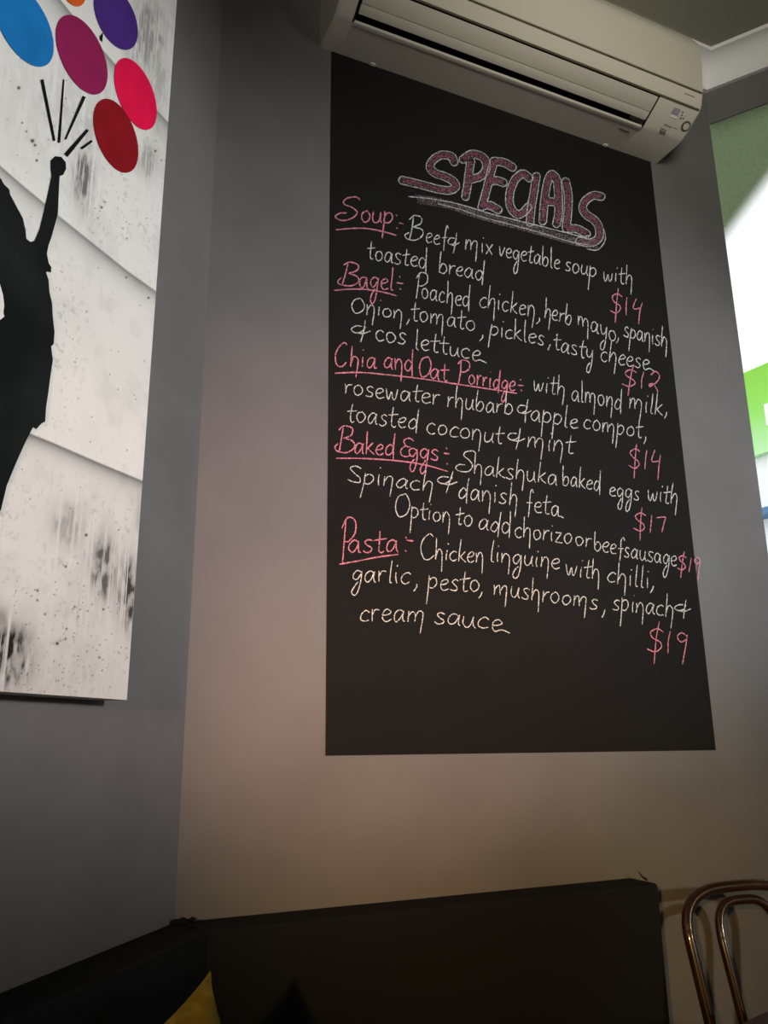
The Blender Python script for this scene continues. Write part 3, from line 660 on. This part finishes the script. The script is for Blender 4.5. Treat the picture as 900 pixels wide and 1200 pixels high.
# photo measure of every canvas point, to set the painted marks where they are seen
PX = C0.x + LB.x * V + NL.x * CT; PY = C0.y + LB.y * V + NL.y * CT; PZ = Z - EYE
dF = PY * cF.y + PZ * cF.z
IX = 450 + FPX * (PX * cX.x + PY * cX.y + PZ * cX.z) / dF; IY = 600 - FPX * (PX * cU.x + PY * cU.y + PZ * cU.z) / dF
base = np.stack([np.full(V.shape, .80), np.full(V.shape, .79), np.full(V.shape, .75)], -1)
tone = 1.0 - 0.20 * fbm(V * 1.0, Z, 9, 11) + 0.08
tone -= 0.10 * np.clip((fbm(V, Z, 30, 31) - .55) * 4, 0, 1)
dark = np.zeros(V.shape)
def blotch(x, y, rx, ry, a): 
    global dark
    d = ((IX - x) / rx) ** 2 + ((IY - y) / ry) ** 2
    e_ = np.exp(-d * .8); n_ = fbm(V, Z * .45, 150, int(x + y) % 97, 4)
    dark = np.maximum(dark, a * np.clip(e_ * (.35 + 1.1 * n_) + np.clip(e_ - .25, 0, 1) * np.clip((n_ - .46) * 3.5, -.3, 1), 0, 1))
for q in [(172,42,18,36,.55),(97,208,11,28,.80),(105,150,16,30,.30),(172,190,9,20,.45),(80,130,60,60,.16),(185,90,10,60,.35),
          (122,665,14,34,.85),(150,695,13,36,.95),(118,655,10,24,.55),(80,615,18,22,.40),(10,768,26,32,1.0),(2,740,14,26,.55),(165,600,7,30,.25),
          (100,225,14,30,.30),(20,110,40,60,.12),(60,790,70,30,.12),(100,720,40,20,.15)]: blotch(*q)
drip = vnoise(V, Z, 420, 7, 3) * vnoise(V, Z, 900, 12, 4)
dark *= 1 - 0.85 * np.clip((drip - .38) * 9, 0, 1)                # pale drips running through the sprayed patches
thin = np.clip((vnoise(V, Z, 300, 2.2, 8) - .86) * 10, 0, 1) * np.clip((fbm(V, Z, 14, 21) - .35) * 3, 0, 1)
dark = np.maximum(dark, thin * .16)
dark = np.maximum(dark, .22 * np.clip((fbm(V, Z, 220, 61, 2) - .66) * 8, 0, 1) * np.clip((fbm(V, Z, 8, 71) - .4) * 4, 0, 1))
def seam(P, w_, a):
    """painted overlap of two sheets: crisp upper edge, dark tone fading below it"""
    global dark, tone
    xs = np.array([p[0] for p in P], float); ys = np.array([p[1] for p in P], float)
    ye = np.interp(IX, xs, ys, left=-1e4, right=-1e4)
    sl_ = np.gradient(ys, xs); s_ = np.interp(IX, xs, sl_); d = (IY - ye) / np.sqrt(1 + s_ ** 2)
    dark = np.maximum(dark, np.where(ye > -1e3, a * np.exp(-np.maximum(d, 0) / w_) * np.clip(.5 + d / 1.6, 0, 1), 0))
    tone += np.where((d < 0) & (ye > -1e3), .05 * np.exp(d / 10), 0)
seam([(40,-40),(75,5),(95,30),(120,58),(150,92),(194,140),(205,152)], 9, .75)
seam([(-60,150),(0,194),(25,216),(53,239),(69,253),(110,286),(150,318),(181,340),(190,347)], 8, .78)
seam([(-60,470),(0,494),(35,508),(60,518),(90,531),(120,544),(166,563),(175,567)], 9, .88)
# spatter
for _ in range(230):
    x, y = rng.uniform(0, 190), rng.uniform(60, 815); r = rng.choice([.7, .8, 1.0, 1.5], p=[.5, .3, .15, .05])
    if rng.random() < .45: y = rng.uniform(690, 812); x = rng.uniform(10, 150)
    dark = np.maximum(dark, np.clip(1.25 - np.hypot(IX - x, IY - y) / (r * 1.1), 0, .95))
for x, y, r in [(22,103,2.2),(38,165,2.6),(41,170,1.8),(43,188,1.6),(31,154,1.3),(26,144,1.2),(67,754,2.2),(101,627,1.9),(44,692,1.6),(77,664,1.5),(119,243,1.6),(182,177,1.5),(174,349,1.5),(121,714,1.5),(78,737,1.4),(148,325,1.4)]:
    dark = np.maximum(dark, np.clip(1.4 - np.hypot(IX - x, IY - y) / r, 0, .97))
col = base * tone[..., None]
col = col * (1 - dark[..., None]) + np.array([.015, .015, .013]) * dark[..., None]
rgba = np.concatenate([np.clip(col, 0, .9), np.ones(V.shape + (1,))], -1).reshape(-1, 4)
H_, W_ = V.shape
verts = np.stack([PX, PY, Z], -1).reshape(-1, 3) - np.array(cv.location)
ii = (np.arange(H_ - 1)[:, None] * W_ + np.arange(W_ - 1)[None]).reshape(-1)
faces = np.stack([ii, ii + 1, ii + 1 + W_, ii + W_], -1)
me = bpy.data.meshes.new('painted_canvas')
me.from_pydata(verts.tolist(), [], faces.tolist())
at = me.color_attributes.new('Paint', 'FLOAT_COLOR', 'POINT'); at.data.foreach_set('color', rgba.astype(np.float32).ravel())
M_art = bpy.data.materials.new('painted_canvas'); M_art.use_nodes = True
p = M_art.node_tree.nodes['Principled BSDF']; p.inputs['Roughness'].default_value = .6; p.inputs['Specular IOR Level'].default_value = .2
an = M_art.node_tree.nodes.new('ShaderNodeAttribute'); an.attribute_name = 'Paint'
M_art.node_tree.links.new(an.outputs['Color'], p.inputs['Base Color'])
me.materials.append(M_art)
co = bpy.data.objects.new('painted_canvas', me); COL.objects.link(co); co.parent = cv
M_edge = mat('canvas_edge', (.70, .68, .62, 1), .7, .2)
G().box(Lw, (vL, 0, cz0_), (vR, CT - .0006, cz1_)).make('stretcher_frame', M_edge, cv)
def Lpt(x, y, off): 
    v, z = pxL(x, y, off); return Lw(v, off, z)
def paint_poly(name, pts, m, off, lab=None):
    """a painted shape: a thin film on the canvas, clipped to the canvas edge"""
    P = []
    for x, y in pts:
        v, z = pxL(x, y, off); P.append(Lw(min(max(v, vL), vR - .0005), off, min(max(z, cz0_), cz1_)))
    k = len(P); Q = [p - NL * .0004 for p in P]
    o = obj(name, P + Q, [tuple(range(k)), tuple(range(2 * k - 1, k - 1, -1))] + [(i, (i + 1) % k, (i + 1) % k + k, i + k) for i in range(k)], m, cv)
    if lab: o['label'] = lab
    return o
def ellipse(cx, cy, a, b, ang):
    c, s = math.cos(math.radians(ang)), math.sin(math.radians(ang)); out = []
    for i in range(56):
        t = 2 * math.pi * i / 56; x, y = a * math.cos(t), b * math.sin(t); out.append((cx + x * c - y * s, cy + x * s + y * c))
    return out
OV = [('blue', (28,28,55,27,62), (0.012,0.19,0.52,1)), ('magenta', (96,64,50,24.5,66), (0.29,0.016,0.09,1)), ('violet', (136,20,41,21.5,66), (0.075,0.028,0.22,1)),
      ('orange', (84,-17,26,14,66), (0.75,0.12,0.02,1)), ('bright pink red', (159,110,44.5,20.5,69), (0.85,0.008,0.075,1)), ('dark red', (136,159,45.5,22.5,70), (0.27,0.008,0.014,1)),
      ('teal', (-62,40,50,25,62), (0.02,0.25,0.26,1)), ('yellow', (15,-95,46,23,62), (0.75,0.50,0.03,1))]
for nm, e, c in OV:
    paint_poly('painted_oval', ellipse(*e), mat(nm.replace(' ', '_') + '_paint', c, .6, .08, noise=(26, tuple(x * .82 for x in c[:3]) + (1,), .42, .7)), CT + .0012, nm + ' painted oval')
SIL = [(-190,330),(-150,262),(-100,214),(-50,196),(-15,200),(0,208),(5,216),(11,222),(12,228),(20,243),(27,256),(30,270),(31,280),(36,283.5),(41,282),(47,268),(52,248),(57,225),(61,206),(60,198),(60,188),(65,183),
       (72,184),(77,190),(77.5,198),(74,205),(70,206),(69,225),(68,250),(64,265),(60,279),(57,287),(55,297),(57,308),(60,313),(60,319),(56,318),(54,319),(57,328),(58,342),(61,355),(62,372),(64,389),(63,403),(60,406),(62,422),
       (59,442),(57,458),(54,478),(53,494),(49,496),(46,499),(43,502.5),(39,500),(35,508),(28,522),(17,547),(8,569),(1,598),(-60,640),(-150,600),(-200,480)]
paint_poly('painted_figure', SIL, M_black, CT + .0014, 'black painted figure silhouette with a raised arm')
M_gapw = mat('white_gap_paint', (.72, .72, .70, 1), .6, .2)
paint_poly('painted_gap', [(-14,330),(0,333),(3.5,345),(5,358),(4,366),(5,371),(0,375),(-12,372)], M_gapw, CT + .0018)
def bar(x0, y0, x1, y1, w0, w1):
    L = math.hypot(x1 - x0, y1 - y0); nx, ny = -(y1 - y0) / L, (x1 - x0) / L
    return [(x0 + nx * w0, y0 + ny * w0), (x1 + nx * w1, y1 + ny * w1), (x1 - nx * w1, y1 - ny * w1), (x0 - nx * w0, y0 - ny * w0)]
for b in [(49.5,93,64,165,1.6,1.2),(75,93,69.5,167,.7,1.3),(99,113,77,163,1.9,.9),(103,152,77.5,182,1.6,2.6),(108,165,95.5,174,1.4,1.5)]:
    paint_poly('painted_stroke', bar(*b), M_black, CT + .0014)
paint_poly('painted_stroke', [(121,38),(120,49),(117.5,46),(117.5,42)], M_black, CT + .0014)

# ------------------------------------------------------------------ corner bench (banquette) along both walls
BZ = EYE - 0.231; BTk = 0.065; SZ = 0.445; SD = 0.46
bench = thing('banquette', 'dark charcoal upholstered corner bench along both walls', 'bench', (C0.x + .2, C0.y - .3, 0))
uE = pxB(770, 1034, BTk)[0]
def mitre_prism(prof, fn, end, tanm, sign):
    """profile (n, z) run from the inner corner (mitred) to a far end"""
    k = len(prof)
    vs = [fn(sign * (n * tanm), n, z) for n, z in prof] + [fn(end, n, z) for n, z in prof]
    return vs, [(i, (i + 1) % k, (i + 1) % k + k, i + k) for i in range(k)] + [tuple(range(k)), tuple(range(2 * k - 1, k - 1, -1))]
def rounded(n0, n1, z0, z1, r):
    P = [(n0, z0), (n1, z0)]
    for i in range(6):
        a = i / 5 * math.pi / 2; P.append((n1 - r + r * math.cos(a), z1 - r + r * math.sin(a)))
    return P + [(n0, z1)]
g1 = .0018
bk = rounded(g1, BTk, SZ - .02, BZ, .005)
vs, fs = mitre_prism(bk, B, uE, tl, 1); bk_ = obj('backrest', vs, fs, M_bench, bench, smooth=True)
vs, fs = mitre_prism(bk, Lw, -LV + .5, tl, -1); obj('backrest', vs, fs, M_bench, bench, smooth=True)
st_ = rounded(BTk + .001, SD, .34, SZ, .03)
vs, fs = mitre_prism(st_, B, 0.66, tl, 1); obj('seat', vs, fs, M_bench, bench, smooth=True)
vs, fs = mitre_prism(st_, Lw, -LV + .5, tl, -1); obj('seat', vs, fs, M_bench, bench, smooth=True)
pn = [(g1, 0.0), (SD - .05, 0.0), (SD - .05, .34), (g1, .34)]
vs, fs = mitre_prism(pn, B, 0.65, tl, 1); obj('plinth', vs, fs, M_wood, bench)
vs, fs = mitre_prism(pn, Lw, -LV + .5, tl, -1); obj('plinth', vs, fs, M_wood, bench)
# piping seam in the corner and a puckered corner of cloth
cl_ = []
for t in np.linspace(0, 1, 16):
    z = BZ + .002 - t * .42; n = .012 + BTk * min(1, t * 9) * .9 if t > 0.02 else .010
    n = min(n, BTk + .001)
    cl_.append(B(n * tl, n, z if n > .06 else BZ + .001))
G().tube(cl_, .0035, 8).make('corner_piping', M_bench, bk_, smooth=True)
random.seed(3)
pk = []
for i in range(9): pk.append(B(-.004 + i * .0035, .010 + .004 * math.sin(i), BZ + .001 + .004 * random.random()))
G().tube(pk, .0032, 6).make('fabric_pucker', M_bench, bk_, smooth=True)
x_, z_ = pxB(752, 1029, .02)
G().tube([B(x_ + .010, .02, BZ - .001), B(x_ + .002, .02, BZ + .003), B(x_ - .004, .021, BZ + .009), B(x_ - .006, .021, BZ + .012)], [.002, .0015, .001, .0006], 6).make('loose_thread', M_bench, bk_, smooth=True)

# ------------------------------------------------------------------ mustard cushion in the bench's corner
def cushion():
    S = .176; T_ = .060; n = 28; vs = []; 
    top = {}; bot = {}; fs = []
    for side in (1, -1):
        for i in range(n + 1):
            for j in range(n + 1):
                a = -1 + 2 * i / n; b = -1 + 2 * j / n
                pin = 1 - .11 * (1 - abs(a) ** 3) * abs(b) ** 3; pin2 = 1 - .11 * (1 - abs(b) ** 3) * abs(a) ** 3
                x = a * S * pin2; y = b * S * pin
                h = T_ * (max(0, (1 - a * a)) * max(0, (1 - b * b))) ** .42
                h *= 1 + .10 * math.sin(5 * a + 1) * math.sin(4 * b)
                (top if side == 1 else bot)[(i, j)] = len(vs) if (side == 1 or 0 < i < n and 0 < j < n) else top[(i, j)]
                if side == 1 or 0 < i < n and 0 < j < n: vs.append(Vector((x, y, h * side)))
        d = top if side == 1 else bot
        for i in range(n):
            for j in range(n): fs.append((d[(i, j)], d[(i + 1, j)], d[(i + 1, j + 1)], d[(i, j + 1)]))
    return vs, fs
vs, fs = cushion()
CR = math.radians(16)                                   # turn in its own plane
tr_xy = ray(247, 1137); tip = CAMP + tr_xy * (0.90 / math.hypot(tr_xy.x, tr_xy.y))
ex = Vector((math.sin(math.radians(38)), math.cos(math.radians(38)), 0)); nc = Vector((ex.y, -ex.x, 0))
ez = (Vector((0, 0, 1)) - nc * .22).normalized(); ey = ex.cross(ez)
R_ = lambda v: ex * (v.x * math.cos(CR) - v.y * math.sin(CR)) + ez * (v.x * math.sin(CR) + v.y * math.cos(CR)) + ey * v.z
pts = [R_(v) for v in vs]
hi = max(pts, key=lambda p: p.z); lo = min(pts, key=lambda p: p.z)
offv = tip - hi
cu = thing('cushion', 'mustard yellow cushion with pointed corner standing in the bench corner', 'cushion', tip - Vector((0, 0, .3)))
G().add([p + offv for p in pts], fs).make('cushion_cover', M_yellow, cu, smooth=True)
print('CUSH', 'left', min((p+offv-C0).dot(NL) for p in pts), 'back', min((p+offv-C0).dot(NB) for p in pts), max((p+offv-C0).dot(NB) for p in pts)); print('cushion low z', (lo + offv).z, 'n range', [round(((p + offv - C0).dot(NB)), 3) for p in (min(pts, key=lambda p: p.dot(NB)), max(pts, key=lambda p: p.dot(NB)))])

# ------------------------------------------------------------------ bentwood chair by the back wall
CH_U, CH_N, CH_YAW = 0.893, 0.152, math.radians(5)
hx = (UB * math.cos(CH_YAW) + NB * math.sin(CH_YAW)); hy = (NB * math.cos(CH_YAW) - UB * math.sin(CH_YAW))
CHO = B(CH_U, CH_N, 0)
def K(x, y, z): return CHO + hx * x + hy * y + Vector((0, 0, z))
chair = thing('bentwood_chair', 'dark brown bentwood chair with hooped back beside the bench end', 'chair', CHO)
CT_Z = EYE - 0.241
def hoop(w_top, w_bot, z_top, y_bot, y_top, z_bot, arch):
    P = []
    zs = z_top - arch
    P.append((-w_bot, y_bot, z_bot)); P.append((-(w_bot + (w_top - w_bot) * .55), y_bot + (y_top - y_bot) * .45, z_bot + (zs - z_bot) * .5))
    for a in np.linspace(math.pi, 0, 17):
        c, s = math.cos(a), math.sin(a)
        x = w_top * math.copysign(abs(c) ** .62, c); z = zs + arch * abs(s) ** .62
        P.append((x, y_bot + (y_top - y_bot) * (z - z_bot) / (z_top - z_bot), z))
    P.append((w_bot + (w_top - w_bot) * .55, y_bot + (y_top - y_bot) * .45, z_bot + (zs - z_bot) * .5)); P.append((w_bot, y_bot, z_bot))
    return P
out = hoop(.119, .108, CT_Z, .045, -.062, .46, .085)
leg0 = [(-.140, -.02, 0.0), (-.124, .02, .25)]; leg1 = [(.124, .02, .25), (.140, -.02, 0.0)]
pts = [K(*p) for p in leg0 + out + leg1]
G().tube([Vector(q) for q in smooth_line([tuple(p) for p in pts], 6)], .0088, 14).make('back_hoop', M_wood, chair, smooth=True)
inn = hoop(.059, .050, CT_Z - .020, .045, -.056, .455, .075)
pts = [K(*p) for p in inn]
G().tube([Vector(q) for q in smooth_line([tuple(p) for p in pts], 6)], .0074, 14).make('inner_hoop', M_wood, chair, smooth=True)
SCY = .185; SR = .165
ring = [K(SR * math.cos(a), SCY + SR * math.sin(a), .455) for a in np.linspace(0, 2 * math.pi, 40, endpoint=False)]
G().tube(ring, .015, 10, closed=True).make('seat_ring', M_wood, chair, smooth=True)
vs = [K((SR - .006) * math.cos(a), SCY + (SR - .006) * math.sin(a), zz) for zz in (.452, .462) for a in np.linspace(0, 2 * math.pi, 40, endpoint=False)]
obj('seat', vs, [tuple(range(40)), tuple(range(79, 39, -1))] + [(i, (i + 1) % 40, (i + 1) % 40 + 40, i + 40) for i in range(40)], M_cane, chair)
for sx in (-1, 1):
    G().tube([K(sx * .110, SCY + .115, .45), K(sx * .122, SCY + .125, .22), K(sx * .132, SCY + .140, 0)], [.013, .012, .010], 12).make('leg', M_wood, chair, smooth=True)
rg = [K(.118 * math.cos(a), SCY - .02 + .128 * math.sin(a), .24) for a in np.linspace(0, 2 * math.pi, 32, endpoint=False)]
G().tube(rg, .008, 8, closed=True).make('stretcher_ring', M_wood, chair, smooth=True)

# ------------------------------------------------------------------ round table in front of the chair
TZ = 0.75; TRD = 0.40
P1 = hit(865, 1200, Vector((0, 0, TZ)), Vector((0, 0, 1))); P2 = hit(900, 1183, Vector((0, 0, TZ)), Vector((0, 0, 1)))
dd = (P2 - P1).normalized(); pp_ = Vector((dd.y, -dd.x, 0)); TC = (P1 + P2) / 2 + pp_ * (TRD - .002); TC.z = 0
tb = thing('round_table', 'round red brown table top in the lower right corner before the chair', 'table', TC)
G().lathe(TC, [(0.02, TZ - .028), (TRD - .006, TZ - .028), (TRD, TZ - .022), (TRD, TZ - .005), (TRD - .004, TZ), (0.02, TZ)], 96).make('table_top', M_table, tb, smooth=True)
G().lathe(TC, [(.025, .03), (.025, TZ - .05), (.06, TZ - .029)], 24).make('pedestal', M_iron, tb, smooth=True)
G().lathe(TC, [(.15, 0), (.15, .008), (.05, .028), (.026, .06)], 40).make('base', M_iron, tb, smooth=True)
